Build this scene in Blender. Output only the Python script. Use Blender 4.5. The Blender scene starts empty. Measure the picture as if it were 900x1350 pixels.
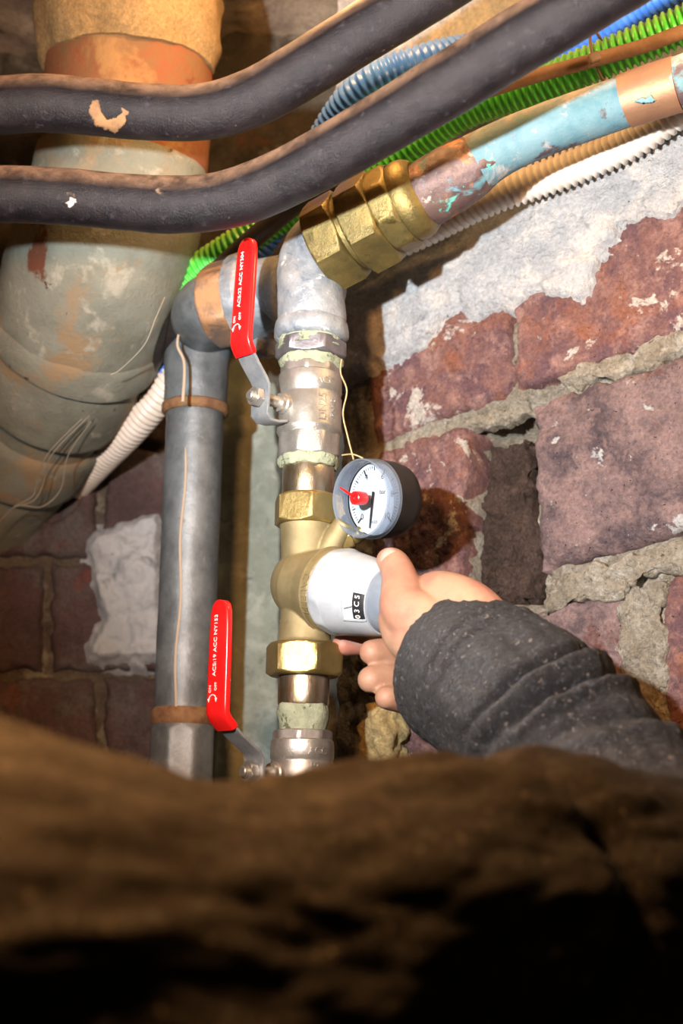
import bpy, math, random
from mathutils import Vector, Matrix, noise
random.seed(7)
PI = math.pi
S = bpy.context.scene
COL = S.collection

# ------------------------------------------------------------------ camera
FPX = 1875.0
PITCH, ROLL = math.radians(13.0), math.radians(0.9)
CAM = Vector((0, 0, 1.45))
_f = Vector((0, math.cos(PITCH), math.sin(PITCH)))
_r0 = Vector((1, 0, 0)); _u0 = Vector((0, -math.sin(PITCH), math.cos(PITCH)))
CR = _r0 * math.cos(ROLL) + _u0 * math.sin(ROLL)
CU = -_r0 * math.sin(ROLL) + _u0 * math.cos(ROLL)
CF = _f
def P(px, py, d):                       # point seen at a pixel, at a depth in metres
    return CAM + CF * d + CR * ((px - 450) / FPX * d) + CU * ((675 - py) / FPX * d)
def D(x, y, z):                         # direction: right, up, forward
    return (CR * x + CU * y + CF * z).normalized()
def proj(w):
    v = w - CAM; d = v.dot(CF)
    return 450 + v.dot(CR) / d * FPX, 675 - v.dot(CU) / d * FPX, d
cd = bpy.data.cameras.new('camera'); cam = bpy.data.objects.new('camera', cd); COL.objects.link(cam)
m = Matrix((CR, CU, -CF)).transposed().to_4x4(); m.translation = CAM
cam.matrix_world = m
cd.sensor_fit = 'VERTICAL'; cd.sensor_height = 36.0; cd.lens = 36.0 * FPX / 1350
cd.clip_start = 0.02
cd.dof.use_dof = True; cd.dof.focus_distance = 1.015; cd.dof.aperture_fstop = 6.0
S.camera = cam
# ------------------------------------------------------------------ colour, world, lights
S.view_settings.view_transform = 'Standard'; S.view_settings.look = 'None'
S.view_settings.gamma = 1; S.view_settings.use_curve_mapping = False
S.view_settings.exposure = 0.0
W = bpy.data.worlds.new('world'); S.world = W; W.use_nodes = True
W.node_tree.nodes['Background'].inputs[0].default_value = (1.0, 0.62, 0.34, 1)
W.node_tree.nodes['Background'].inputs[1].default_value = 0.02
def aim(o, target):
    o.rotation_euler = (target - o.location).to_track_quat('-Z', 'Y').to_euler()
def cs(x, y, z): return CAM + CR * x + CU * y + CF * z
def spot(name, loc, target, watts, color, size, blend, rad):
    l = bpy.data.lights.new(name, 'SPOT'); l.energy = watts; l.color = color
    l.spot_size = math.radians(size); l.spot_blend = blend; l.shadow_soft_size = rad
    o = bpy.data.objects.new(name, l); COL.objects.link(o); o.location = loc; aim(o, target); return o
# the worker's cold white work lamp, left of and ahead of the camera
spot('work_lamp', cs(-0.20, 0.13, 0.34), P(850, 290, 1.10), 70, (0.92, 0.97, 1.0), 88, 1.0, 0.009)
# the cellar's warm bulbs, one over the worker and one above the pipes
def bulb(name, loc, watts, rad, color=(1.0, 0.50, 0.19)):
    l = bpy.data.lights.new(name, 'POINT'); l.energy = watts; l.color = color; l.shadow_soft_size = rad
    o = bpy.data.objects.new(name, l); COL.objects.link(o); o.location = loc
bulb('cellar_bulb', cs(-0.12, 0.17, 0.38), 17.0, 0.03, (1.0, 0.43, 0.13))
bulb('cellar_bulb', cs(0.30, 0.35, 0.90), 3.0, 0.03, (1.0, 0.60, 0.28))
bulb('cellar_bulb', cs(-0.02, 0.45, 1.05), 3.2, 0.03, (1.0, 0.52, 0.19))

# ------------------------------------------------------------------ materials
def lin(c):
    if isinstance(c, str):
        c = [int(c[i:i+2], 16) / 255 for i in (0, 2, 4)]
        c = [((x + 0.055) / 1.055) ** 2.4 if x > 0.04045 else x / 12.92 for x in c]
    return (c[0], c[1], c[2], 1)
class NT:
    def __init__(s, m): s.m = m; s.n = m.node_tree.nodes; s.l = m.node_tree.links
    def new(s, t, **kw):
        a = s.n.new(t)
        for k, v in kw.items(): setattr(a, k, v)
        return a
    def noise(s, co, scale, detail=5, off=0.0, rough=0.68, dist=0.0):
        mp = s.new('ShaderNodeMapping'); mp.inputs['Location'].default_value = (off * 1.7, off * 0.9, off * 2.3)
        s.l.new(co, mp.inputs['Vector'])
        t = s.new('ShaderNodeTexNoise'); t.inputs['Scale'].default_value = scale; t.inputs['Detail'].default_value = detail
        t.inputs['Roughness'].default_value = rough; t.inputs['Distortion'].default_value = dist
        s.l.new(mp.outputs[0], t.inputs['Vector']); return t.outputs['Fac']
    def ramp(s, fac, lo, hi):
        r = s.new('ShaderNodeMapRange'); r.inputs['From Min'].default_value = lo; r.inputs['From Max'].default_value = hi
        s.l.new(fac, r.inputs['Value']); return r.outputs['Result']
    def mixc(s, fac, a, b):
        x = s.new('ShaderNodeMix', data_type='RGBA')
        for sock, v in ((x.inputs['Factor'], fac), (x.inputs['A'], a), (x.inputs['B'], b)):
            if hasattr(v, 'links'): s.l.new(v, sock)
            else: sock.default_value = v
        return x.outputs['Result']
    def mixf(s, fac, a, b):
        x = s.new('ShaderNodeMix', data_type='FLOAT')
        for sock, v in ((x.inputs['Factor'], fac), (x.inputs['A'], a), (x.inputs['B'], b)):
            if hasattr(v, 'links'): s.l.new(v, sock)
            else: sock.default_value = v
        return x.outputs['Result']
MATS = {}
def mat(name, c1, c2=None, scale=40, lo=0.4, hi=0.6, rough=0.6, metal=0.0, bump=0.0, bscale=300, layers=(),
        dust_glow=None, spec=0.5, coat=0.0, sheen=0.0, sss=0.0, bdetail=6, stretch=None, bump2=None, grain=None):
    if name in MATS: return MATS[name]
    m = bpy.data.materials.new(name); m.use_nodes = True; t = NT(m)
    b = t.n['Principled BSDF']; tc = t.new('ShaderNodeTexCoord'); co = tc.outputs['Object']
    if stretch:
        mp = t.new('ShaderNodeMapping'); mp.inputs['Scale'].default_value = stretch; t.l.new(co, mp.inputs['Vector']); co = mp.outputs[0]
    col = lin(c1); rg = rough; me = metal
    if c2 is not None:
        col = t.mixc(t.ramp(t.noise(co, scale), lo, hi), lin(c1), lin(c2))
    for k, L in enumerate(layers):       # (colour, scale, lo, hi, rough, metal)
        f = t.ramp(t.noise(co, L[1], 8, 3.1 + k * 5.3, 0.65, 0.3), L[2], L[3])
        col = t.mixc(f, col, lin(L[0]))
        if L[4] is not None: rg = t.mixf(f, rg, L[4])
        if len(L) > 5: me = t.mixf(f, me, L[5])
    if grain:                            # (scale, darkest, lightest) fine colour grain
        g_ = t.ramp(t.noise(co, grain[0], 3, 31.0, 0.7), 0.3, 0.7)
        gf = t.mixf(g_, grain[1], grain[2]); vm = t.new('ShaderNodeVectorMath', operation='SCALE')
        if hasattr(col, 'links'): t.l.new(col, vm.inputs[0])
        else: vm.inputs[0].default_value = col[:3]
        t.l.new(gf, vm.inputs['Scale']); col = vm.outputs[0]
    if dust_glow:                             # dusty upward faces, plus warm light painted on the black pipes: (colour, amount)
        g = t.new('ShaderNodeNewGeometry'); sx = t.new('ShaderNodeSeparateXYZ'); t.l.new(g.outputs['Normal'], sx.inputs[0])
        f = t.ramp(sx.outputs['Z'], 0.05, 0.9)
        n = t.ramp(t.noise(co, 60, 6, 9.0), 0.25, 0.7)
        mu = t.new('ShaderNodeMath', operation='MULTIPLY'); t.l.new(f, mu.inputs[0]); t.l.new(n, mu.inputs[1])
        mv = t.new('ShaderNodeMath', operation='MULTIPLY'); t.l.new(mu.outputs[0], mv.inputs[0]); mv.inputs[1].default_value = dust_glow[1]
        col = t.mixc(mv.outputs[0], col, lin(dust_glow[0])); rg = t.mixf(mv.outputs[0], rg, 0.95); me = t.mixf(mv.outputs[0], me, 0.0)
    for sock, v in ((b.inputs['Base Color'], col), (b.inputs['Roughness'], rg), (b.inputs['Metallic'], me)):
        if hasattr(v, 'links'): t.l.new(v, sock)
        else: sock.default_value = v
    b.inputs['Specular IOR Level'].default_value = spec
    b.inputs['Coat Weight'].default_value = coat; b.inputs['Coat Roughness'].default_value = 0.15
    if sheen:
        b.inputs['Sheen Weight'].default_value = sheen; b.inputs['Sheen Roughness'].default_value = 0.6
    if sss:
        b.inputs['Subsurface Weight'].default_value = sss; b.inputs['Subsurface Radius'].default_value = (1.0, 0.35, 0.2)
        b.inputs['Subsurface Scale'].default_value = 0.006
    if bump:
        bn = t.new('ShaderNodeBump'); bn.inputs['Strength'].default_value = 1.0; bn.inputs['Distance'].default_value = bump
        h = t.noise(co, bscale, bdetail, 17.0, 0.75)
        if bump2:
            h2 = t.noise(co, bump2[0], 4, 23.0); ad = t.new('ShaderNodeMath', operation='MULTIPLY_ADD')
            t.l.new(h2, ad.inputs[0]); ad.inputs[1].default_value = bump2[1]; t.l.new(h, ad.inputs[2]); h = ad.outputs[0]
        t.l.new(h, bn.inputs['Height']); t.l.new(bn.outputs[0], b.inputs['Normal'])
    MATS[name] = m; return m

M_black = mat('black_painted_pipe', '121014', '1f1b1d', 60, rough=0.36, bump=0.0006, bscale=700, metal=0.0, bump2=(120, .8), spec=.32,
              layers=[('322f34', 170, 0.58, 0.68, 0.5), ('8d735c', 22, 0.67, 0.72, 0.8), ('a9a49c', 320, 0.72, 0.76, 0.7)], dust_glow=('b08c6e', 1.3))  # dusty pipe tops, with warm lamp light painted into the same tint
M_iron = mat('grey_iron_pipe', '636b70', '7f888d', 25, rough=0.45, metal=0.45, bump=0.0004, bscale=200,
             layers=[('8d9599', 45, 0.58, 0.72, 0.5), ('5b4a3e', 30, 0.64, 0.74, 0.8, 0.0)], dust_glow=('86705a', 0.4))
M_rust = mat('rust_band', '6a4a33', '8a6a48', 60, rough=0.85, bump=0.0006, bscale=300)
M_galv = mat('galvanised_metal', '7c868e', '9ea4a8', 40, rough=0.5, metal=0.3, bump=0.0008, bscale=160,
             layers=[('5f6f80', 55, 0.57, 0.68, 0.5), ('a58a70', 38, 0.62, 0.74, 0.8, 0.0), ('c9cfcf', 90, 0.6, 0.7, 0.7, 0.0)])
M_nickel = mat('nickel_plated', 'bdbcb6', 'a5a29a', 50, rough=0.36, metal=0.75, bump=0.0002, bscale=700,
               layers=[('8f7f6a', 70, 0.66, 0.74, 0.5)])
M_steel = mat('lever_steel', '98a0a6', 'b0b6ba', 60, rough=0.42, metal=0.6, bump=0.0001, bscale=500)
M_brass = mat('cast_brass', '8f8460', '9c906b', 60, rough=0.50, metal=0.55, bump=0.0003, bscale=2200,
              layers=[('86744a', 30, 0.62, 0.74, 0.55)])
M_brassn = mat('machined_brass', 'a18f5c', '92804e', 50, rough=0.33, metal=0.75, bump=0.0003, bscale=300,
               layers=[('6a5830', 60, 0.64, 0.70, 0.5)])
M_brassd = mat('tarnished_brass', '6b613c', '837444', 45, rough=0.40, metal=0.65, bump=0.0005, bscale=260,
               layers=[('4d441f', 60, 0.58, 0.68, 0.55), ('98814a', 35, 0.62, 0.7, 0.35)])
M_seal = mat('green_sealing_paste', '8f9a80', 'a5ad94', 120, rough=0.8, bump=0.0012, bscale=400, layers=[('5c6350', 160, 0.56, 0.62, 0.9)])
M_red = mat('red_vinyl', 'e01818', 'ea2020', 30, rough=0.30, spec=0.5, coat=0.3)
M_white = mat('white_print', 'f2f2f2', rough=0.5)
M_knob = mat('white_knob_plastic', 'a6afb5', '9ba4ab', 60, rough=0.42, bump=0.00008, bscale=600, layers=[('a59e94', 120, 0.7, 0.76, 0.6)])
M_grey = mat('grey_plastic', '76828e', '6a7682', 40, rough=0.5)
M_blackpl = mat('black_plastic', '14110f', '1e1a17', 60, rough=0.5, bump=0.0001, bscale=900)
M_dark = mat('dark_print', '15181d', rough=0.6)
M_dial = mat('dial_white', 'aab3bc', rough=0.5)
M_bezel = None
M_green = mat('green_conduit', '45b83a', '5ac84a', 60, rough=0.35, layers=[('9c9068', 70, 0.66, 0.74, 0.9)], dust_glow=('cfc46a', 0.75))
M_blue = mat('blue_conduit', '3a74d8', '4f86e0', 60, rough=0.35, dust_glow=('a9b4c8', 0.5))
M_bluefar = M_blue
M_whitec = mat('white_conduit', 'e2ddd4', 'd5cec2', 60, rough=0.45, dust_glow=('c9a77f', 0.5))
M_cable = mat('black_cable', '1d1a19', '2a2523', 60, rough=0.55, dust_glow=('6a5644', 0.4))
M_brown = mat('dusty_brown_cable', '7a5c44', '8d6d52', 60, rough=0.7, bump=0.0003, bscale=300)
M_tie = mat('cable_tie', '6b5645', rough=0.6)
M_copper_pat = mat('patinated_copper', '487786', '688b95', 26, rough=0.65, metal=0.05, bump=0.0006, bscale=160, lo=0.42, hi=0.62,
                   layers=[('4f4348', 24, 0.55, 0.60, 0.6), ('a9a6a6', 30, 0.55, 0.64, 0.8), ('4aa396', 60, 0.63, 0.68, 0.8), ('b8703f', 40, 0.63, 0.7, 0.6)], dust_glow=('dcd3c4', 0.95))
M_copper_old = mat('oxidised_copper', '4d3f43', '6b5750', 36, rough=0.5, metal=0.35, bump=0.0006, bscale=160,
                   layers=[('5c8f9c', 20, 0.56, 0.62, 0.7, 0.0), ('a5683a', 40, 0.56, 0.63, 0.5), ('4fb3a4', 50, 0.62, 0.68, 0.8, 0.0), ('b9b3a8', 70, 0.62, 0.70, 0.8, 0.0)])
M_copper = mat('bare_copper', 'a07b5c', '937058', 30, rough=0.5, metal=0.45, bump=0.0004, bscale=160,
               layers=[('7fa6b5', 32, 0.64, 0.68, 0.7, 0.0)])
M_brick = mat('old_red_brick', grain=(330, .68, 1.25), c1='8a6660', c2='70555a', scale=30, rough=0.95, bump=0.0045, bscale=330, bdetail=12, bump2=(90, 1.0), spec=.25,
              layers=[('a5827a', 70, 0.50, 0.66, 0.95), ('a0623f', 14, 0.52, 0.68, 0.95), ('c6c0b8', 30, 0.60, 0.635, 0.95), ('bdb6ad', 110, 0.66, 0.69, 0.95), ('566a8c', 26, 0.685, 0.70, 0.95), ('2f2222', 300, 0.64, 0.68, 1.0)])
M_brickp = mat('pinkish_grey_brick', grain=(330, .68, 1.25), c1='977f7c', c2='5f5256', scale=26, rough=0.95, bump=0.0045, bscale=330, bdetail=12, bump2=(90, 1.0), spec=.25,
               layers=[('8f7874', 80, 0.5, 0.66, 0.95), ('c3c3c1', 30, 0.62, 0.65, 0.95), ('b5b3ae', 120, 0.66, 0.69, .95), ('6f4840', 24, 0.60, 0.7, 0.95), ('2f2424', 300, 0.63, 0.67, 1.0)])
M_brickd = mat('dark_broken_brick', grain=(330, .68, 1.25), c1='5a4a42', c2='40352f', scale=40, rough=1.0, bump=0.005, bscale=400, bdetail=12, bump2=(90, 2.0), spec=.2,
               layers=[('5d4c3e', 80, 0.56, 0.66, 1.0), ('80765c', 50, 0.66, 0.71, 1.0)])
M_mortar = mat('lime_mortar', grain=(330, .68, 1.25), c1='aea695', c2='948c7c', scale=30, rough=1.0, bump=0.006, bscale=330, bdetail=12, bump2=(110, 1.6), spec=.2,
               layers=[('c2bdb0', 60, 0.52, 0.64, 1.0), ('6a5d46', 90, 0.62, 0.68, 1.0)])
M_plaster = mat('white_lime_plaster', grain=(330, .78, 1.12), c1='c3c6c8', c2='b0b5b9', scale=30, rough=0.95, bump=0.0038, bscale=300, bdetail=12, bump2=(80, 1.8), spec=.2,
                layers=[('d6d4cf', 40, 0.5, 0.62, 0.95), ('8d959d', 60, 0.62, 0.72, 0.95), ('5b544c', 260, 0.66, 0.70, 1.0)])
M_bwall = mat('grimy_rubble_wall', grain=(330, .68, 1.25), c1='6a6458', c2='4f4942', scale=14, rough=1.0, bump=0.004, bscale=120, bdetail=10,
              layers=[('8b8a7c', 20, 0.55, 0.65, 1.0), ('7a4f35', 16, 0.6, 0.72, 1.0)])
M_bbrick = mat('dull_purple_brick', grain=(330, .68, 1.25), c1='473a3c', c2='564648', scale=22, rough=0.9, bump=0.002, bscale=160,
               layers=[('5f6060', 14, 0.5, 0.66, 0.95), ('6e3b32', 18, 0.60, 0.70, 0.95), ('9aa0a0', 60, 0.70, 0.74, 0.95)])
M_concrete = mat('grey_green_cement', '8f9a90', '7d877d', 24, rough=0.95, bump=0.0015, bscale=140,
                 layers=[('a9b2a9', 30, 0.52, 0.66, 0.95), ('5f665c', 50, 0.62, 0.72, 0.95)])
M_patch = mat('pale_grey_skim', 'a3acb3', 'b4bcc2', 20, rough=0.9, bump=0.002, bscale=90, layers=[('7d868c', 30, 0.58, 0.68, 0.95)])
M_soil = mat('weathered_soil_pipe', '8b9084', '787c70', 14, rough=0.75, bump=0.0014, bscale=260, bdetail=10,
             layers=[('9a8668', 9, 0.52, 0.60, 0.8), ('6b3f2a', 15, 0.62, 0.67, 0.85), ('a8a99c', 30, 0.58, 0.66, 0.8), ('4a2a20', 70, 0.67, 0.71, 0.9)])
M_soilr = mat('red_lead_painted_pipe', '8a4a2a', '7a5a38', 16, rough=0.8, bump=0.001, bscale=200,
              layers=[('9a7548', 18, 0.50, 0.60, 0.85), ('6b2c1c', 30, 0.6, 0.68, 0.8)])
M_collar = mat('cement_collar', grain=(330, .68, 1.25), c1='8d744c', c2='9f8458', scale=24, rough=0.95, bump=0.003, bscale=110, layers=[('7c6644', 30, 0.58, 0.68, 1.0)])
M_rock = mat('brown_grey_ceiling', grain=(330, .68, 1.25), c1='b9aa96', c2='94867a', scale=10, rough=1.0, bump=0.004, bscale=70, bdetail=10,
             layers=[('c4b69e', 16, 0.54, 0.64, 1.0), ('574a3e', 30, 0.6, 0.68, 1.0)])
M_skin = mat('skin', 'a98870', '9d7762', 30, rough=0.5, sss=0.25, bump=0.00015, bscale=1600, layers=[('a46a5c', 16, 0.50, 0.70, 0.5)])
M_nail = mat('nail', 'd3978a', rough=0.25, sss=0.1)
M_cloth = mat('dark_grey_wool', '08080b', '15171b', 190, 0.46, 0.60, rough=1.0, bump=0.003, bscale=420, bdetail=8, sheen=0.12, bump2=(150, 1.0),
              layers=[('363a41', 260, 0.57, 0.63, 1.0), ('6d655e', 230, 0.62, 0.66, 1.0)], spec=0.1)
M_web = mat('pale_thread', '9a968a', rough=0.8)
M_twine = mat('hemp_thread', '9a8a62', 'b3a378', 300, rough=0.9)
M_stone = mat('yellow_sandy_stone', grain=(330, .68, 1.25), c1='b3a273', c2='94845a', scale=50, rough=1.0, bump=0.003, bscale=200, layers=[('d0c294', 60, 0.55, 0.65, 1.0)])
gm = bpy.data.materials.new('gauge_glass'); gm.use_nodes = True; t = NT(gm)
for n in list(t.n): t.n.remove(n)
om = t.new('ShaderNodeOutputMaterial'); mx = t.new('ShaderNodeMixShader'); tr = t.new('ShaderNodeBsdfTransparent'); gl = t.new('ShaderNodeBsdfGlossy')
fr = t.new('ShaderNodeLayerWeight'); fr.inputs[0].default_value = 0.12; gl.inputs['Roughness'].default_value = 0.03
t.l.new(fr.outputs['Facing'], mx.inputs[0]); t.l.new(tr.outputs[0], mx.inputs[1]); t.l.new(gl.outputs[0], mx.inputs[2]); t.l.new(mx.outputs[0], om.inputs[0])
tr.inputs[0].default_value = (0.96, 0.98, 1, 1)
M_bezel = bpy.data.materials.new('clear_plastic_rim'); M_bezel.use_nodes = True; t = NT(M_bezel)
pb = t.n['Principled BSDF']; pb.inputs['Base Color'].default_value = (.27, .33, .40, 1); pb.inputs['Roughness'].default_value = .12; pb.inputs['Coat Weight'].default_value = .5
mx = t.new('ShaderNodeMixShader'); tr = t.new('ShaderNodeBsdfTransparent'); tr.inputs[0].default_value = (.8, .88, .96, 1); mx.inputs[0].default_value = .42
t.l.new(tr.outputs[0], mx.inputs[1]); t.l.new(pb.outputs[0], mx.inputs[2]); t.l.new(mx.outputs[0], t.n['Material Output'].inputs[0])

# ------------------------------------------------------------------ mesh helpers
class MB:
    def __init__(s): s.v = []; s.f = []
    def add(s, vs, fs):
        o = len(s.v); s.v += [Vector(v) for v in vs]; s.f += [tuple(i + o for i in f) for f in fs]
    def grid(s, rows, closed=False, cap0=False, cap1=False):
        o = len(s.v); n = len(rows[0]); R = len(rows)
        for r in rows: s.v += r
        m = n if closed else n - 1
        for i in range(R - 1):
            for k in range(m):
                a = o + i * n + k; b = o + i * n + (k + 1) % n
                s.f.append((a, b, b + n, a + n))
        if cap0: s._cap(o, n, rows[0], True)
        if cap1: s._cap(o + (R - 1) * n, n, rows[-1], False)
    def _cap(s, o, n, ring, flip):
        c = Vector((0, 0, 0))
        for p in ring: c += p
        s.v.append(c / n); ci = len(s.v) - 1
        for k in range(n):
            a, b = o + k, o + (k + 1) % n
            s.f.append((b, a, ci) if flip else (a, b, ci))
    def disp(s, amp, scale, seed=0.0, oct=3):
        me = bpy.data.meshes.new('tmp'); me.from_pydata(s.v, [], s.f); me.update()
        nn = [v.normal.copy() for v in me.vertices]; bpy.data.meshes.remove(me)
        for i, v in enumerate(s.v):
            s.v[i] = v + nn[i] * (amp * noise.fractal(v * scale + Vector((seed, seed, seed)), 0.8, 2.0, oct))
        return s
def obj(name, mb, material, parent=None, smooth=True, angle=38, label=None, kind=None):
    me = bpy.data.meshes.new(name)
    loc = parent_world(parent) if parent else Vector((0, 0, 0))
    vs = mb.v
    if parent is None:
        c = Vector((0, 0, 0))
        lo = Vector([min(v[i] for v in vs) for i in range(3)]); hi = Vector([max(v[i] for v in vs) for i in range(3)])
        loc = Vector(((lo.x + hi.x) / 2, (lo.y + hi.y) / 2, lo.z))
    me.from_pydata([v - loc for v in vs], [], mb.f); me.update()
    me.materials.append(material)
    if smooth:
        me.polygons.foreach_set('use_smooth', [True] * len(me.polygons))
        if angle < 180: me.set_sharp_from_angle(angle=math.radians(angle))
    o = bpy.data.objects.new(name, me); COL.objects.link(o)
    if parent: o.parent = parent
    else: o.location = loc
    if label: o['label'] = label
    if kind: o['kind'] = kind
    return o
def parent_world(p):
    v = Vector((0, 0, 0))
    while p: v += p.location; p = p.parent
    return v
def thing(name, loc, label, cat, group=None):
    o = bpy.data.objects.new(name, None); COL.objects.link(o); o.location = loc; o.empty_display_size = 0.02
    return tag(o, label, cat, group)
def tag(o, label, cat, group=None):
    o['label'] = label; o['category'] = cat
    if group: o['group'] = group
    return o
def frame(a):
    a = a.normalized(); t = Vector((0, 0, 1)) if abs(a.z) < 0.9 else Vector((1, 0, 0))
    x = t.cross(a).normalized(); return x, a.cross(x).normalized()
def spline(pts, n):      # pts: list of (Vector, r); Catmull-Rom resampled
    out = []; N = len(pts)
    for i in range(N - 1):
        p0, p1, p2, p3 = pts[max(i - 1, 0)], pts[i], pts[i + 1], pts[min(i + 2, N - 1)]
        for k in range(n):
            t = k / n
            def c(a, b, d, e): return 0.5 * ((2 * b) + (d - a) * t + (2 * a - 5 * b + 4 * d - e) * t * t + (3 * b - a - 3 * d + e) * t ** 3)
            out.append((c(p0[0], p1[0], p2[0], p3[0]), c(p0[1], p1[1], p2[1], p3[1])))
    out.append(pts[-1]); return out
def even(path, step):    # resample to even arc length
    L = [0]
    for i in range(1, len(path)): L.append(L[-1] + (path[i][0] - path[i - 1][0]).length)
    n = max(2, int(L[-1] / step)); out = []; j = 0
    for k in range(n + 1):
        s = L[-1] * k / n
        while j < len(L) - 2 and L[j + 1] < s: j += 1
        f = (s - L[j]) / max(1e-9, L[j + 1] - L[j])
        out.append((path[j][0].lerp(path[j + 1][0], f), path[j][1] * (1 - f) + path[j + 1][1] * f))
    return out
def sweep(mb, path, n=32, rf=None, cap=(True, True), x0=None):
    N = len(path); rows = []; x = None; s = 0
    for i in range(N):
        a = (path[min(i + 1, N - 1)][0] - path[max(i - 1, 0)][0]).normalized()
        if x is None: x = (x0 - a * x0.dot(a)).normalized() if x0 else frame(a)[0]
        else: x = (x - a * x.dot(a)).normalized()
        y = a.cross(x)
        if i: s += (path[i][0] - path[i - 1][0]).length
        row = []
        for k in range(n):
            th = 2 * PI * k / n; r = path[i][1]
            if rf: r = rf(r, th, s, i)
            row.append(path[i][0] + (x * math.cos(th) + y * math.sin(th)) * r)
        rows.append(row)
    mb.grid(rows, True, cap[0], cap[1]); return mb
def lathe(mb, A, ax, prof, n=48, rf=None, x0=None, cap=(True, True)):
    ax = ax.normalized(); x, y = frame(ax)
    if x0: x = (x0 - ax * x0.dot(ax)).normalized(); y = ax.cross(x)
    rows = []
    for (t, r) in prof:
        row = []
        for k in range(n):
            th = 2 * PI * k / n; rr = rf(r, th, t) if rf else r
            row.append(A + ax * t + (x * math.cos(th) + y * math.sin(th)) * rr)
        rows.append(row)
    mb.grid(rows, True, cap[0], cap[1]); return mb
def hexnut(mb, A, ax, h, rc, ch=0.15, rot=0.0, sides=6, x0=None, slope=1.0, n=72):
    ap = rc * math.cos(PI / sides); c = h * ch; seg = 2 * PI / sides
    ts = [0, c * .33, c * .66, c, h - c, h - c * .66, h - c * .33, h]
    def rf(r, th, t):
        q = (th + rot) % seg - seg / 2; hx = ap / math.cos(q)
        e = min(t, h - t); cone = ap * 0.985 + e / max(c, 1e-6) * (rc - ap * 0.985)
        return min(hx, cone)
    prof = [(t, rc) for t in ts]
    return lathe(mb, A, ax, prof, n, rf, x0)
def box(mb, c, x, y, z, bev=0.12):      # bevelled box; x, y, z half-extent vectors
    k = 1 - bev; vs = []; fs = []
    import itertools
    idx = {}
    for sx, sy, sz in itertools.product((-1, 1), repeat=3):
        for a in range(3):
            f = [k, k, k]; f[a] = 1
            idx[(sx, sy, sz, a)] = len(vs); vs.append(c + x * sx * f[0] + y * sy * f[1] + z * sz * f[2])
    for a in range(3):
        o = [i for i in range(3) if i != a]
        for s in (-1, 1):
            q = []
            for (p, r) in ((-1, -1), (1, -1), (1, 1), (-1, 1)):
                sg = [0, 0, 0]; sg[a] = s; sg[o[0]] = p; sg[o[1]] = r; q.append(idx[(sg[0], sg[1], sg[2], a)])
            fs.append(tuple(q))
    for a in range(3):
        o = [i for i in range(3) if i != a]
        for (p, r) in itertools.product((-1, 1), repeat=2):
            sg0 = [0, 0, 0]; sg0[o[0]] = p; sg0[o[1]] = r; s1 = list(sg0); sg0[a] = -1; s1[a] = 1
            fs.append((idx[(*sg0, o[0])], idx[(*s1, o[0])], idx[(*s1, o[1])], idx[(*sg0, o[1])]))
    for sx, sy, sz in itertools.product((-1, 1), repeat=3): fs.append(tuple(idx[(sx, sy, sz, a)] for a in range(3)))
    mb.add(vs, fs); return mb
def fix_normals(o):
    import bmesh
    bm = bmesh.new(); bm.from_mesh(o.data); bmesh.ops.recalc_face_normals(bm, faces=bm.faces); bm.to_mesh(o.data); bm.free()
def ico(mb, c, rx, sub=12, axes=None):
    ax = axes or (Vector((rx, 0, 0)), Vector((0, rx, 0)), Vector((0, 0, rx)))
    rows = []
    for i in range(1, sub):
        ph = PI * i / sub; rows.append([c + ax[2] * math.cos(ph) + (ax[0] * math.cos(2 * PI * k / (sub * 2)) + ax[1] * math.sin(2 * PI * k / (sub * 2))) * math.sin(ph) for k in range(sub * 2)])
    mb.grid(rows, True, True, True); return mb
def text(name, s, size, origin, xd, yd, mapf, material, parent, ext=0.0002, align='CENTER', space=1.0):
    c = bpy.data.curves.new('txt', 'FONT'); c.body = s; c.size = size; c.extrude = ext; c.align_x = align; c.align_y = 'CENTER'
    c.space_character = space; c.resolution_u = 4
    t = bpy.data.objects.new('txt', c); COL.objects.link(t); bpy.context.view_layer.update()
    me = bpy.data.meshes.new_from_object(t.evaluated_get(bpy.context.evaluated_depsgraph_get())); bpy.data.objects.remove(t)
    mb = MB(); mb.add([mapf(v.co.x, v.co.y, v.co.z) if mapf else origin + xd * v.co.x + yd * v.co.y + xd.cross(yd) * v.co.z for v in me.vertices], [tuple(p.vertices) for p in me.polygons])
    bpy.data.meshes.remove(me)
    return obj(name, mb, material, parent, smooth=False)

Z = Vector((0, 0, 1))
# ------------------------------------------------------------------ setting: right-hand brick wall
HW = Vector((0.845, -0.535, 0)).normalized()            # along the wall, to the right and nearer
NW = Vector((-HW.y * -1, -HW.x, 0)).normalized()
NW = Vector((HW.y, -HW.x, 0)).normalized()              # faces the camera
W0 = P(490, 600, 1.197)
if NW.dot(CAM - W0) < 0: NW = -NW
def wuv(px, py):
    r = P(px, py, 1) - CAM; t = (W0 - CAM).dot(NW) / r.dot(NW); q = CAM + r * t - W0
    return (q.dot(HW), q.z)
def wpt(u, w, d): return W0 + HW * u + Z * w + NW * d
def inpoly(x, y, poly):
    c = False; j = len(poly) - 1
    for i in range(len(poly)):
        xi, yi = poly[i]; xj, yj = poly[j]
        if (yi > y) != (yj > y) and x < (xj - xi) * (y - yi) / (yj - yi) + xi: c = not c
        j = i
    return c
def sdpoly(x, y, poly):   # signed distance, positive inside
    best = 1e9; j = len(poly) - 1
    for i in range(len(poly)):
        x1, y1 = poly[j]; x2, y2 = poly[i]; dx, dy = x2 - x1, y2 - y1
        t = max(0, min(1, ((x - x1) * dx + (y - y1) * dy) / (dx * dx + dy * dy + 1e-12)))
        best = min(best, (x - x1 - t * dx) ** 2 + (y - y1 - t * dy) ** 2); j = i
    best = math.sqrt(best); return best if inpoly(x, y, poly) else -best
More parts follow.
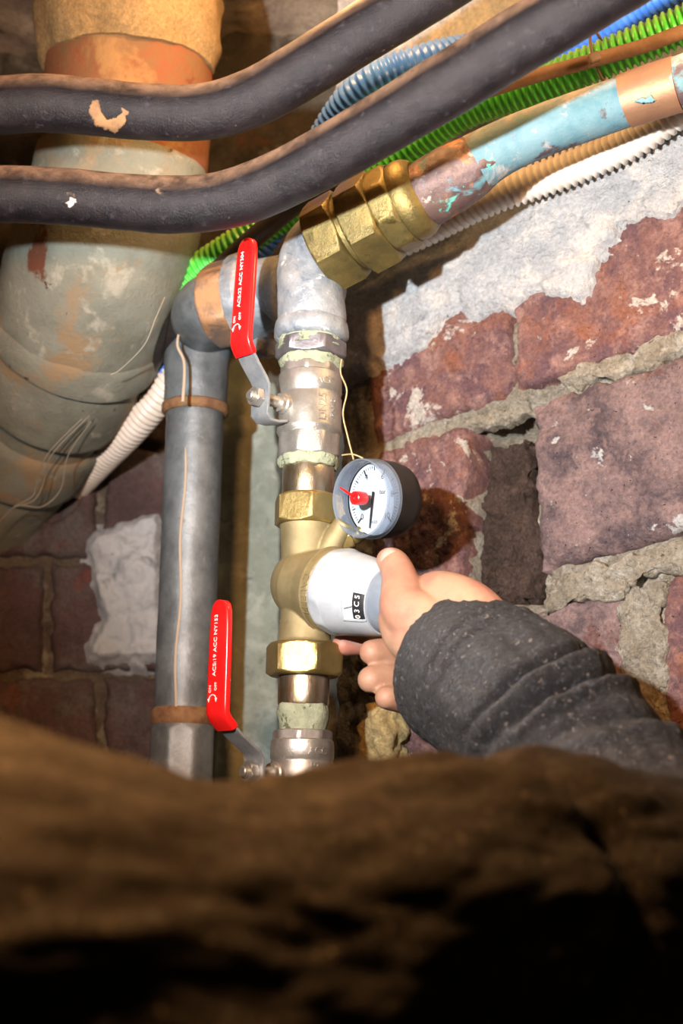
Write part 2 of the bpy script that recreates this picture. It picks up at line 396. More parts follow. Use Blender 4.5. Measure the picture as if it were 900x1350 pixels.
def fr_(v, sc, seed=0, o=4): return noise.fractal(Vector(v) * sc + Vector((seed, seed * 1.3, seed * .7)), 0.9, 2.0, o)
HOLE = [wuv(*p) for p in ((612, 560), (640, 545), (712, 528), (706, 600), (700, 690), (722, 770), (718, 790), (612, 792))]
u_l, _ = wuv(447, 700); u_r, _ = wuv(1250, 675)
w_t = 0.46; w_b = -0.62
def wall_mesh():
    mb = MB(); nu, nv = 230, 300; rows = []
    for j in range(nv + 1):
        w = w_b + (w_t - w_b) * j / nv; row = []
        for i in range(nu + 1):
            u = u_l + (u_r - u_l) * i / nu
            d = -0.003 + 0.0045 * fr_((u, w, 0), 40, 3) + 0.003 * fr_((u, w, 0), 140, 9)
            s = sdpoly(u, w, HOLE)
            if s > -0.004: d -= 0.065 * min(1, (s + 0.004) / 0.010)
            row.append(wpt(u, w, d))
        rows.append(row)
    rows = [[r[0] - NW * 0.0 + Vector((0.03, 0.40, 0)) ] + r for r in rows]      # the reveal running back at the left end
    mb.grid(rows); return mb
wall = obj('wall_right', wall_mesh(), M_mortar, None, angle=180, kind='structure')
def brick(quad, proud, material, rough=0.0025, rad=0.007, seed=0, label=None, ragged=0.004, name='brick', toparent=None, frm=None, nu=130, nv=104, back=-0.05):
    pt = frm or wpt
    q = quad; mb = MB(); rows = []
    Lu = ((q[1][0] - q[0][0]) ** 2 + (q[1][1] - q[0][1]) ** 2) ** .5; Lv = abs(q[0][1] - q[3][1])
    for j in range(-1, nv + 2):
        t = min(max(j, 0), nv) / nv; row = []
        for i in range(-1, nu + 2):
            s = min(max(i, 0), nu) / nu
            ax = q[0][0] * (1 - s) + q[1][0] * s; ay = q[0][1] * (1 - s) + q[1][1] * s
            bx = q[3][0] * (1 - s) + q[2][0] * s; by = q[3][1] * (1 - s) + q[2][1] * s
            u = ax * (1 - t) + bx * t; w = ay * (1 - t) + by * t
            e = min(s * Lu, (1 - s) * Lu, t * Lv, (1 - t) * Lv)
            cxn = min(s * Lu, (1 - s) * Lu); cyn = min(t * Lv, (1 - t) * Lv)
            if cxn < rad * 1.6 and cyn < rad * 1.6: e = max(0, rad * 1.6 - math.hypot(rad * 1.6 - cxn, rad * 1.6 - cyn))
            ew = max(0, 1 - e / 0.02)
            nx = fr_((u, w, seed), 55, seed + 2) * ragged * ew; ny = fr_((u, w, seed), 55, seed + 8) * ragged * ew
            k = max(0, 1 - e / rad); d = proud - rad * (1 - math.sqrt(max(0, 1 - k * k)))
            d += rough * fr_((u, w, seed), 28, seed + 5) + rough * .5 * fr_((u, w, seed), 110, seed + 1)
            pit = fr_((u, w, seed), 75, seed + 20, 2)
            if pit > 0.55: d -= rough * 1.4 * (pit - .55)
            if i < 0 or j < 0 or i > nu or j > nv: d = back
            row.append(pt(u + nx, w + ny, d))
        rows.append(row)
    mb.grid(rows); o = obj(name, mb, material, toparent or wall, angle=180, label=label); return o
def wq(*pts): return [wuv(*p) for p in pts]
brick(wq((480, 432), (676, 366), (677, 520), (494, 584)), 0.004, M_brick, seed=1, rad=.009)
brick(wq((683, 355), (960, 232), (960, 420), (684, 518)), 0.010, M_brick, seed=2, rad=.006)
brick(wq((488, 596), (613, 556), (607, 790), (488, 835)), 0.002, M_brick, seed=3, rad=.009)
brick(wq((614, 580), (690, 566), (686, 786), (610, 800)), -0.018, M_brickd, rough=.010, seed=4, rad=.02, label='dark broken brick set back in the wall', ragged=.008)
brick(wq((707, 534), (980, 448), (980, 682), (716, 755)), 0.012, M_brickp, seed=5, rad=.013, rough=.0035)
brick(wq((640, 826), (820, 775), (826, 996), (650, 1042)), 0.002, M_brickp, seed=6, rad=.006, rough=.003)
brick(wq((874, 762), (1060, 705), (1060, 930), (878, 985)), 0.003, M_brick, seed=7, rad=.008)
brick(wq((480, 872), (630, 832), (634, 1046), (484, 1090)), 0.000, M_brick, seed=8)
brick(wq((640, 1092), (870, 1035), (874, 1262), (644, 1312)), 0.002, M_brick, seed=9)
brick(wq((884, 1028), (1090, 965), (1090, 1190), (888, 1256)), 0.002, M_brickp, seed=10)
brick(wq((478, 1130), (628, 1098), (632, 1318), (482, 1350)), 0.000, M_brickp, seed=11)
brick(wq((740, 1345), (1010, 1262), (1010, 1330), (742, 1420)), 0.004, M_brickp, seed=12)
brick(wq((690, 1430), (1010, 1350), (1010, 1500), (690, 1560)), 0.002, M_brick, seed=13)
brick(wq((990, 405), (1240, 300), (1240, 560), (990, 665)), 0.004, M_brick, seed=14)
# flush mortar beds laid between the courses
def bed(pts, d, seed, material=M_mortar, name='mortar_bed', th=.012):
    q = wq(*pts); return brick(q, d, material, rough=.004, rad=.006, seed=seed, ragged=.007, name=name, back=-.02)
bed(((742, 492), (970, 418), (970, 458), (752, 516)), 0.010, 31)
bed(((540, 566), (706, 516), (700, 542), (560, 580)), -0.006, 32)
bed(((722, 768), (980, 686), (980, 732), (722, 812)), 0.010, 33)
bed(((818, 780), (880, 762), (884, 975), (826, 992)), 0.006, 34)
bed(((640, 1046), (1000, 950), (1000, 985), (640, 1085)), 0.002, 35)
# plaster coat over the upper bricks
PL = [wuv(*p) for p in ((440, 512), (492, 494), (535, 474), (570, 448), (600, 418), (612, 400), (628, 420), (655, 408), (684, 408), (712, 392), (745, 398), (776, 405), (800, 365), (828, 312), (860, 300), (905, 285), (960, 262), (1260, 150), (1260, -260), (440, -100))]
def plaster():
    mb = MB(); rows = []; nu, nv = 300, 240; u0, u1 = u_l, wuv(1240, 300)[0]; w0, w1 = wuv(500, 520)[1], w_t
    for j in range(nv + 1):
        w = w0 + (w1 - w0) * j / nv; row = []
        for i in range(nu + 1):
            u = u0 + (u1 - u0) * i / nu
            s = sdpoly(u, w, PL) + 0.005 * fr_((u, w, 0), 60, 4) + .003 * fr_((u, w, 0), 200, 6)
            k = max(-1, min(1, s / 0.006))
            d = 0.0085 + 0.0085 * k if k > -1 else -0.02
            d += 0.0022 * fr_((u, w, 0), 22, 7) + .0014 * fr_((u, w, 0), 90, 2)
            row.append(wpt(u, w, d))
        rows.append(row)
    mb.grid(rows); return mb
obj('plaster_coat', plaster(), M_plaster, wall, angle=180, label='white lime plaster left on the upper bricks')
# yellow stone poking out low down
mb = MB(); ico(mb, wpt(*wuv(517, 975), 0.010), 1, 22, (HW * 0.017, NW * 0.020, Z * 0.030))
mb.disp(0.010, 55, 3, 4); o = obj('rubble_stone', mb, M_stone, wall, label='yellow crumbly stone sticking out of the wall', angle=180); fix_normals(o)

# ------------------------------------------------------------------ setting: back wall, ceiling
YB = P(260, 700, 1.40).y
def bpt(u, w, d): return Vector((u, YB - d, w))
def buv(px, py):
    r = P(px, py, 1) - CAM; t = YB / r.y; q = CAM + r * t; return (q.x, q.z)
ZC = P(250, 62, 1).z; ZC = buv(250, 55)[1]
mb = MB(); rows = []
xl, xr = -1.0, 1.2; zb, zt = 0.75, ZC + .05
for j in range(161):
    w = zb + (zt - zb) * j / 160
    rows.append([bpt(xl + (xr - xl) * i / 260, w, 0.008 * fr_((xl + (xr - xl) * i / 260, w, 0), 14, 1) + .004 * fr_((xl + (xr - xl) * i / 260, w, 0), 60, 1)) for i in range(261)])
mb.grid(rows); wallb = obj('wall_back', mb, M_bwall, None, angle=180, kind='structure')
for row in range(-3, 3):
    yb0 = 885 - row * 150
    for c in range(3):
        x0 = -260 + c * 165 + (70 if row % 2 else 0)
        brick([buv(x0, yb0 - 138), buv(x0 + 152, yb0 - 138), buv(x0 + 152, yb0), buv(x0, yb0)], 0.012, M_bbrick, seed=40 + row * 5 + c, frm=bpt, toparent=wallb, nu=40, nv=36, rough=.004, back=-.03)
# pale skim patch and cement strip
def slab(pixpoly, name, proud, material, label, sc=30, amp=.008, seed=1, edge=.012):
    poly = [buv(*p) for p in pixpoly]; us = [p[0] for p in poly]; ws = [p[1] for p in poly]; mb = MB(); rows = []
    nu, nv = 90, 140; a, b, c, d_ = min(us) - .02, max(us) + .02, min(ws) - .02, max(ws) + .02
    for j in range(nv + 1):
        w = c + (d_ - c) * j / nv; row = []
        for i in range(nu + 1):
            u = a + (b - a) * i / nu
            s = sdpoly(u, w, poly) + .004 * fr_((u, w, 0), 50, seed)
            k = max(-1, min(1, s / edge)); row.append(bpt(u, w, -.01 + (proud + .01) * (k + 1) / 2 + amp * fr_((u, w, 0), sc, seed) * (k + 1) / 2))
        rows.append(row)
    mb.grid(rows); return obj(name, mb, material, wallb, angle=180, label=label)
slab(((125, 700), (170, 685), (215, 672), (225, 700), (225, 880), (160, 884), (115, 880), (110, 850), (135, 820), (118, 770), (108, 730)), 'skim_patch', .026, M_patch, 'pale grey rough skim patch beside the iron pipe', 26, .010, 5)
slab(((290, 505), (308, 486), (345, 488), (352, 505), (372, 520), (378, 700), (376, 1300), (278, 1300), (280, 900), (284, 600)), 'cement_strip', .050, M_concrete, 'grey green cement strip behind the valves', 20, .003, 6, .006)
# ceiling
mb = MB(); rows = []
for j in range(121):
    y = YB + .05 - 1.1 * j / 120
    rows.append([Vector((xl + (xr - xl) * i / 200, y, ZC + 0.03 * fr_((xl + (xr - xl) * i / 200, y, 0), 5, 2, 3) + 0.006 * fr_((xl + (xr - xl) * i / 200, y, 0), 30, 4))) for i in range(201)])
mb.grid(rows); obj('ceiling', mb, M_rock, None, angle=180, kind='structure')

# ------------------------------------------------------------------ soil pipe on the left
soil = thing('soil_pipe', P(60, 560, 1.2), 'large weathered cast iron soil pipe with rust patches curving down at the left', 'pipe')
def sp(lst, n=14): return spline([(P(a, b, d), r * d / FPX) for (a, b, d, r) in lst], n)
mb = MB(); sweep(mb, sp([(172, -90, 1.24, 108), (171, 60, 1.24, 108), (169, 150, 1.235, 110), (162, 225, 1.23, 110)]), 64); obj('upper_pipe', mb.disp(.001, 40, 2), M_soilr, soil, label='rusty orange red upper length of pipe')
mb = MB(); sweep(mb, even(sp([(162, 215, 1.23, 112), (148, 290, 1.225, 116), (128, 350, 1.228, 117), (110, 405, 1.245, 114), (101, 432, 1.258, 114)]), .004), 80); obj('elbow', mb.disp(.002, 22, 3), M_soil, soil)
mb = MB(); sweep(mb, sp([(104, 424, 1.253, 112), (102, 430, 1.256, 119), (96, 444, 1.265, 119), (94, 450, 1.268, 110)], 5), 80); obj('joint_bead', mb.disp(.0006, 50, 3), M_soil, soil)
mb = MB(); sweep(mb, even(sp([(98, 440, 1.262, 108), (84, 478, 1.285, 108), (66, 512, 1.31, 107), (62, 519, 1.315, 100)]), .004), 80); obj('bell', mb.disp(.0015, 24, 4), M_soil, soil)
mb = MB(); sweep(mb, even(sp([(66, 512, 1.31, 92), (40, 560, 1.345, 92), (0, 620, 1.39, 92), (-60, 700, 1.45, 92)]), .005), 64); obj('lower_pipe', mb.disp(.0015, 24, 5), M_soil, soil)
mb = MB(); sweep(mb, sp([(52, 540, 1.33, 92), (46, 550, 1.337, 100), (22, 588, 1.365, 100), (16, 598, 1.372, 92)], 8), 64); obj('lower_collar', mb.disp(.0008, 40, 3), M_soil, soil)
mb = MB(); sweep(mb, even(sp([(172, -60, 1.24, 128), (172, 20, 1.24, 126), (171, 60, 1.238, 122), (170, 92, 1.236, 112)]), .004), 72); obj('cement_collar', mb.disp(.006, 22, 6), M_collar, soil, label='lumpy yellow cement collar under the ceiling')
# pale drip strings across the pipe
def strand(name, pts, r, material, parent=None, n=8, step=12):
    mb = MB(); sweep(mb, spline([(P(*p), r) for p in pts], step), n); return obj(name, mb, material, parent)
for k, pts in enumerate([((217, 392, 1.17), (205, 420, 1.155), (190, 455, 1.155), (160, 486, 1.165), (146, 494, 1.165)),
                         ((108, 552, 1.22), (62, 600, 1.24), (48, 640, 1.27), (42, 655, 1.275), (18, 668, 1.28)),
                         ((118, 548, 1.22), (68, 600, 1.24), (56, 640, 1.27), (44, 660, 1.275), (20, 668, 1.28)),
                         ((120, 556, 1.23), (90, 600, 1.25), (80, 645, 1.275), (55, 668, 1.28), (20, 668, 1.28), (-10, 700, 1.30))]):
    tag(strand('cobweb_strand', pts, .00045, M_web), ['pale cobweb strand trailing over the pipe bell', 'leftmost pale cobweb strand hooked under the soil pipe', 'middle pale cobweb strand hooked under the soil pipe',
        'longest pale cobweb strand, running on to the left edge'][k], 'cobweb', 'cobweb strands on the soil pipe')

# ------------------------------------------------------------------ black heating pipes across the top
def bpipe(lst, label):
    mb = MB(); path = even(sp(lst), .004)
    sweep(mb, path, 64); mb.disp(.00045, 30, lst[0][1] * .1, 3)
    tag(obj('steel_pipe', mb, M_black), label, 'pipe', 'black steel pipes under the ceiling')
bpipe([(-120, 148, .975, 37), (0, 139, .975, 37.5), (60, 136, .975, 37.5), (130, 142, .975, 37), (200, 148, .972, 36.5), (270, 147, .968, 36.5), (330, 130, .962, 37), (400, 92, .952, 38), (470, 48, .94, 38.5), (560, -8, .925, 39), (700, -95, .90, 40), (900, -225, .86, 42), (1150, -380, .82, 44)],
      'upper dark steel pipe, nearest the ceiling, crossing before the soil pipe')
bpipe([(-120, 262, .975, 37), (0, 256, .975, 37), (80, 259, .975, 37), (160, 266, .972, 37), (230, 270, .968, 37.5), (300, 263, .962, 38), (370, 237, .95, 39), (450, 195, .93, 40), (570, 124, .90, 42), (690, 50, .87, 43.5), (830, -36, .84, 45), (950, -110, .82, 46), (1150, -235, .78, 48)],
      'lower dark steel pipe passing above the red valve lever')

def splash(poly, cen, rpx, dep, material, pipe):      # flat paint stain lying on the curve of a pipe
    us = [p[0] for p in poly]; vs = [p[1] for p in poly]; mb = MB(); rows = []; ks = []
    for j in range(61):
        py = min(vs) - 14 + (max(vs) - min(vs) + 28) * j / 60; row = []
        for i in range(61):
            px = min(us) - 14 + (max(us) - min(us) + 28) * i / 60
            dy = max(-.97, min(.97, (py - cen(px)) / rpx))
            s_ = sdpoly(px, py, poly) - 1.0 + 2.6 * noise.fractal(Vector((px * .13, py * .13, 3)), .8, 2, 4)
            k = max(-1, min(1, s_ / 1.2)); ks.append(k); row.append(P(px, py, dep - rpx * dep / FPX * math.sqrt(1 - dy * dy) + (.0004 if k > 0 else .004) - .0011 * max(k, 0)))
        rows.append(row)
    mb.grid(rows); mb.f = [f for f in mb.f if max(ks[i] for i in f) > 0]; obj('paint_splash', mb, material, pipe, angle=180)
SPL = mat('tan_paint_splash', '93704a', '7c5f42', 90, rough=.8, bump=.0006, bscale=300)
ps = [o for o in bpy.data.objects if o.name.startswith('steel_pipe')]
splash([(120, 131), (131, 127), (136, 148), (142, 156), (152, 154), (159, 146), (152, 130), (160, 122), (170, 132), (173, 146), (166, 162), (156, 176), (140, 172), (126, 166), (116, 150)], lambda x: 137 + (x - 60) * .06, 37.3, .975, SPL, ps[0])
splash([(84, 268), (92, 259), (104, 261), (100, 270), (92, 276)], lambda x: 259 + (x - 80) * .08, 37.3, .975, mat('pale_paint_fleck', 'a8a29a', rough=.7), ps[1])

# ------------------------------------------------------------------ conduits and cables
def conduit(name, lst, r, pitch, material, label, cat='conduit', group='corrugated conduits'):
    mb = MB(); path = even(spline([(P(*p), r) for p in lst], 20), pitch / 4)
    pr = [1.0, 1.0, .83, .83]
    sweep(mb, path, 28, lambda q, th, s, i: q * pr[i % 4])
    tag(obj(name, mb, material, angle=180), label, cat, group)
conduit('corrugated_conduit', [(1000, -15, 1.02), (900, 33, 1.045), (800, 76, 1.07), (700, 116, 1.10), (600, 152, 1.13), (480, 232, 1.17), (370, 285, 1.20), (310, 325, 1.21), (262, 358, 1.225), (232, 392, 1.235), (205, 440, 1.25), (170, 520, 1.31), (140, 570, 1.35)], .0150, .0056, M_green,
        'bright green corrugated conduit running from upper right down behind the pipes')
conduit('corrugated_conduit', [(1000, -75, 1.06), (900, -22, 1.09), (830, 14, 1.12), (750, 52, 1.15), (690, 70, 1.16), (620, 66, 1.15), (560, 78, 1.14), (505, 97, 1.14), (470, 120, 1.15), (440, 158, 1.17), (400, 230, 1.20), (350, 315, 1.225), (300, 370, 1.235), (250, 425, 1.25), (215, 480, 1.28), (180, 540, 1.33), (150, 580, 1.36)], .0130, .0058, M_blue,
        'blue corrugated conduit arching out above the lower black pipe')
conduit('corrugated_conduit', [(1000, 85, 1.03), (900, 140, 1.06), (830, 186, 1.085), (740, 226, 1.11), (640, 262, 1.13), (540, 310, 1.16), (440, 350, 1.19), (330, 410, 1.23), (250, 475, 1.27), (205, 530, 1.29), (172, 568, 1.315), (140, 600, 1.35), (100, 640, 1.40)], .0150, .0058, M_whitec,
        'white corrugated conduit passing under the blue green copper pipe')
def cable(name, lst, r, material, label, cat='cable', group=None):
    mb = MB(); sweep(mb, spline([(P(*p), r) for p in lst], 14), 20); tag(obj(name, mb, material), label, cat, group)
cable('black_cable', [(470, 225, 1.13), (400, 262, 1.15), (345, 305, 1.165), (300, 345, 1.18), (250, 395, 1.20), (222, 440, 1.225), (195, 485, 1.265), (165, 535, 1.31), (140, 580, 1.33)], .0085, M_cable, 'thick black cable between the green and blue conduits')
cable('brown_cable', [(1000, 10, .99), (900, 42, 1.01), (850, 60, 1.025), (780, 80, 1.045), (700, 102, 1.06), (600, 135, 1.08), (520, 165, 1.10), (420, 200, 1.12)], .0052, M_brown, 'thin dusty brown cable strapped along the green conduit')
tie = thing('cable_tie', P(782, 78, 1.03), 'brown cable tie holding the thin cable to the green conduit', 'cable tie')
mb = MB(); c0 = P(792, 80, 1.072); dirc = (P(800, 92, 1.07) - P(700, 130, 1.10)).normalized(); xx, yy = frame(dirc)
ring = [(c0 + (xx * math.cos(q) * .0195 + yy * math.sin(q) * .0205) + D(-.3, .5, -.8) * .004, .0011) for q in [2 * PI * k / 40 for k in range(41)]]
sweep(mb, ring, 10); obj('strap', mb, M_tie, tie)
mb = MB(); box(mb, P(783, 76, 1.032), D(1, .4, 0) * .0042, D(-.4, 1, 0) * .0035, D(0, 0, 1) * .003, .25); obj('clasp', mb, M_tie, tie)

# ------------------------------------------------------------------ copper pipe and brass union
cop = thing('copper_pipe', P(600, 228, 1.03), 'blue green patinated copper pipe rising to the upper right corner', 'pipe')
mb = MB(); sweep(mb, even(sp([(1010, 66, .985, 36), (900, 108, .99, 35), (850, 124, 1.0, 34), (800, 142, 1.01, 34), (725, 168, 1.02, 34), (668, 192, 1.03, 35), (628, 214, 1.035, 38)]), .004), 56); obj('pipe_length', mb.disp(.0003, 60, 1), M_copper_pat, cop)
mb = MB(); sweep(mb, even(sp([(650, 202, 1.032, 33.5), (622, 219, 1.037, 40), (598, 234, 1.042, 43), (572, 250, 1.048, 43), (545, 265, 1.055, 42)]), .003), 56); obj('flared_end', mb.disp(.0016, 70, 2), M_copper_old, cop, label='purple brown oxidised flared end of the pipe')
mb = MB(); sweep(mb, even(sp([(893, 111, .990, 37.2), (870, 118, .995, 36.8), (845, 126, 1.000, 36.2), (824, 133.5, 1.005, 35.6)]), .003), 56); obj('bare_band', mb, M_copper, cop, label='bare copper coloured stretch with a blue mark')

splash([(836, 134), (846, 125), (851, 128), (857, 120), (866, 133), (850, 138)], lambda x: 123.5 - (x - 850) * .33, 38.6, .9985, mat('blue_verdigris', '4f7f94', '6a97a6', 60, rough=.8), cop)
A1 = P(428, 325, 1.085); A2 = P(585, 240, 1.045); AX = (A2 - A1).normalized()
un = thing('brass_union', P(470, 320, 1.08), 'tarnished brass compression union with two big hexagons on the slanting pipe', 'pipe fitting')
q = .56e-3
mb = MB(); hexnut(mb, A1 - AX * .002, AX, .026, .0375, .12, rot=.25); obj('hexagon', mb, M_brassd, un)
mb = MB(); lathe(mb, A1 + AX * .022, AX, [(0, .030), (.010, .030)]); obj('neck', mb, M_brassd, un)
mb = MB(); hexnut(mb, A1 + AX * .028, AX, .026, .0385, .12, rot=.25); obj('hexagon', mb, M_brassd, un)
mb = MB(); hexnut(mb, A1 + AX * .053, AX, .018, .0340, .2, rot=.1, sides=8, n=96); obj('octagon', mb, M_brassd, un)
mb = MB(); lathe(mb, A1 + AX * .070, AX, [(0, .030), (.002, .0305), (.007, .0312), (.012, .030), (.016, .0275), (.018, .025)]); obj('end_ring', mb, M_brassd, un)

# ------------------------------------------------------------------ valve column
B0 = P(405, 675, 1.05)
def colz(py):
    lo, hi = B0.z - .5, B0.z + .5
    for _ in range(40):
        mid = (lo + hi) / 2
        if proj(Vector((B0.x, B0.y, mid)))[1] > py: lo = mid
        else: hi = mid
    return lo
def cp(py): return Vector((B0.x, B0.y, colz(py)))
def cr(py, px): return px * proj(cp(py))[2] / FPX
def clathe(prof, n=64, rf=None):   # prof from top to bottom: (py, half width px)
    mb = MB(); z0 = colz(prof[-1][0]); A = Vector((B0.x, B0.y, z0))
    pr = [(colz(y) - z0, cr(y, r)) for y, r in reversed(prof)]
    return lathe(mb, A, Z, pr, n, rf, x0=D(1, 0, 0))
def chex(y1, y2, r, sides=6, rot=0, ch=.15):
    mb = MB(); z0 = colz(y2); return hexnut(mb, Vector((B0.x, B0.y, z0)), Z, colz(y1) - z0, cr(y2, r), ch, rot, sides, x0=D(1, 0, 0))
# galvanised elbow
el = thing('pipe_elbow', cp(455), 'galvanised white grey elbow at the top of the valve column', 'pipe fitting')
mb = MB(); pth = [(cp(448), cr(448, 45)), (cp(420), cr(420, 45.5)), (cp(390), cr(390, 45)), (P(414, 352, 1.10), .0275), (P(424, 330, 1.095), .0285), (P(440, 318, 1.085), .0285), (P(452, 311, 1.08), .0280)]
sweep(mb, even(spline(pth, 12), .002), 64); obj('body', mb.disp(.0012, 35, 3), M_galv, el)
mb = clathe([(424, 45), (428, 47.5), (436, 49.5), (444, 49.5), (448, 47), (450, 43)]); obj('bead', mb.disp(.0008, 80, 1), M_galv, el)
mb = MB(); sweep(mb, even(spline([(P(418, 372, 1.10), .026), (P(395, 378, 1.12), .026), (P(368, 385, 1.145), .0265)], 8), .003), 48); obj('side_branch', mb.disp(.0012, 40, 8), M_galv, el)
# hexagon nipple with paste
hn = thing('hex_nipple', cp(500), 'short grey steel hexagon nipple with green sealing paste under the elbow', 'pipe fitting')
obj('threaded_end', clathe([(446, 40), (466, 40)], rf=lambda r, th, t: r + .0005 * math.sin(t * 6000)), M_galv, hn)
obj('sealing_paste', clathe([(447, 41), (452, 43), (458, 41.5), (462, 43)]).disp(.0018, 120, 2), M_seal, hn)
obj('hexagon', chex(451, 474, 48, rot=.12), mat('dark_steel', '77767c', '8c8b8e', 50, rough=.4, metal=.7, bump=.0003, bscale=300), hn)
obj('sealing_paste', clathe([(472, 36), (476, 41), (482, 41), (487, 37)]).disp(.0022, 120, 5), M_seal, hn)
# ball valves
def ball_valve(dy, label, tilt, texts, ext, bend, gname='red lever ball valves'):
    bv = thing('ball_valve', cp(600 + dy), label, 'valve', gname)
    y = lambda a: a + dy
    obj('upper_collar', chex(y(483), y(500), 40, 8, rot=.1), M_nickel, bv)
    obj('body', clathe([(y(495), 38), (y(497), 41), (y(503), 42), (y(520), 42.2), (y(522), 41), (y(525), 41), (y(528), 42.2), (y(563), 42.2), (y(567), 42.8), (y(571), 42.8), (y(574), 41), (y(577), 40)]), M_nickel, bv)
    obj('lower_collar', chex(y(574), y(605), 42.5, 8, rot=.3, ch=.1), M_nickel, bv)
    obj('sealing_paste', clathe([(y(603), 38), (y(607), 40.5), (y(613), 40), (y(618), 37)]).disp(.0016, 140, dy * .01), M_seal, bv)
    a = D(-.76, .05, -.65); a = (a - Z * a.z).normalized()
    C = cp(y(541)); r0 = cr(541 + dy, 40)
    mb = MB(); lathe(mb, C + a * (r0 - .012), a, [(0, .0078), (.015, .0078), (.016, .0068), (.019, .0068)], 32); obj('stem_boss', mb, M_nickel, bv)
    mb = MB(); lathe(mb, C + a * (r0 + .007), a, [(0, .0045), (.019 + ext, .0045)], 24); obj('stem', mb, M_nickel, bv)
    b = Z.cross(a).normalized()
    if b.dot(CR) < 0: b = -b
    up = (Matrix.Rotation(tilt, 3, a) @ Z); b = (Matrix.Rotation(tilt, 3, a) @ b)
    off = r0 + .017 + ext
    def rib(lst, th, name, material, wid, rnd=False):
        path = [C + a * (off + p[0]) + up * p[1] for p in lst]; rows = []
        for i, p in enumerate(path):
            tg = (path[min(i + 1, len(path) - 1)] - path[max(i - 1, 0)]).normalized(); nn = b.cross(tg).normalized()
            w = wid[i] / 2; h = th / 2; row = []
            K = 20
            for k in range(K):
                q = 2 * PI * k / K; cx, sx = math.cos(q), math.sin(q)
                e = .35 if rnd else .18
                row.append(p + b * (w * math.copysign(abs(cx) ** e, cx)) + nn * (h * math.copysign(abs(sx) ** (e * 1.6), sx)))
            rows.append(row)
        mb = MB(); mb.grid(rows, True, True, True); o = obj(name, mb, material, bv, angle=50); fix_normals(o); return o
    # bar: stop tab, mount, diagonal, straight
    bar = [(-.020, -.0145), (-.012, -.0165), (-.004, -.0165), (0, -.0125), (0, -.006), (0, .004), (0, .009), (.003, .0135), (bend * .55, .0235), (bend * .82, .031), (bend * .955, .036), (bend, .045)]
    rib(bar, .0022, 'lever', M_steel, [.016, .017, .018, .020, .021, .021, .020, .020, .020, .020, .020, .018])
    g = [(bend * .75, .0285), (bend * .79, .0300), (bend * .93, .0345), (bend, .0385), (bend, .045), (bend, .060), (bend, .080), (bend, .098), (bend, .108), (bend, .1125), (bend, .1150), (bend, .1158)]
    gw = [.0215, .0225, .0228, .0228, .0228, .0226, .0224, .0215, .0200, .0165, .0105, .004]
    gr = rib(g, .0062, 'lever_grip', M_red, gw, True)
    for k in range(3): pass
    org = C + a * (off + bend + .0033) 
    xd = up; yd = -b
    # lettering reads upwards, on the left half of the grip
    def pr(s, size, uu, bb):
        text('lettering', s, size, org + up * uu + b * bb, xd, yd, None, M_white, gr, ext=.0001)
    xdn = xd.cross(yd)
    if xdn.dot(CAM - org) < 0: yd = -yd
    pr(texts, .0050, .0845, -.0015)
    pr('ON', .0034, .0545, -.0058); pr('OFF', .0034, .0560, .0008)
    mb = MB(); pts = [(org + up * (.0505 - .0035 * math.sin(q) * -1 - .0035) + b * (-.0025 + .0042 * -math.cos(q)), .00035) for q in [PI * k / 12 for k in range(13)]]
    sweep(mb, pts, 6)
    for sg in (-1, 1):
        e = org + up * .0470 + b * (-.0025 + .0042 * sg)
        mb.add([e - up * .0016, e + b * .0013 + up * .001, e - b * .0013 + up * .001, e - up * .0016 + a * .0002, e + b * .0013 + up * .001 + a * .0002, e - b * .0013 + up * .001 + a * .0002], [(0, 1, 2), (3, 4, 5), (0, 1, 4, 3), (1, 2, 5, 4), (2, 0, 3, 5)])
    obj('arrow_print', mb, M_white, gr)
    nutp = C + a * (off + .001)
    mb = MB(); hexnut(mb, nutp, a, .0065, .0078, .2, .4); nt = obj('lever_nut', mb, M_nickel, bv)
    mb = MB(); lathe(mb, nutp + a * .005, a, [(0, .0038), (.0045, .0038), (.0052, .003)], 24); obj('stem_tip', mb, M_nickel, nt)
    # raised marks on the body
    rr = cr(541 + dy, 42.2)
    def onbody(zc, ang0, rot):
        def f(x, yv, zv):
            X, Y = (x, yv) if not rot else (-yv, x)
            th = ang0 + X / rr; rad = rr + zv
            xx = CR; xx = (xx - Z * xx.z).normalized(); yy2 = -Z.cross(xx).normalized()      # yy2 towards camera
            if yy2.dot(CF) > 0: yy2 = -yy2
            return Vector((B0.x, B0.y, zc + Y)) + xx * math.sin(th) * rad + yy2 * math.cos(th) * rad
        return f
    text('relief_mark', 'ACC', .0075, None, None, None, onbody(colz(y(512)), .55, False), M_nickel, bv, ext=.0005)
    text('relief_mark', 'DN25', .0085, None, None, None, onbody(colz(y(546)), .45, True), M_nickel, bv, ext=.0005)
    text('relief_mark', 'PN40', .0065, None, None, None, onbody(colz(y(546)), .85, True), M_nickel, bv, ext=.0005)
    return bv
ball_valve(0, 'upper ball valve, nickel body with red lever above the pressure gauge', math.radians(-3.5), 'ACS:22 ACC NY304', .006, .021)
ball_valve(480, 'lower ball valve, red lever upright beside the cement strip', math.radians(-.3), 'ACS:19 ACC NY153', .003, .033)

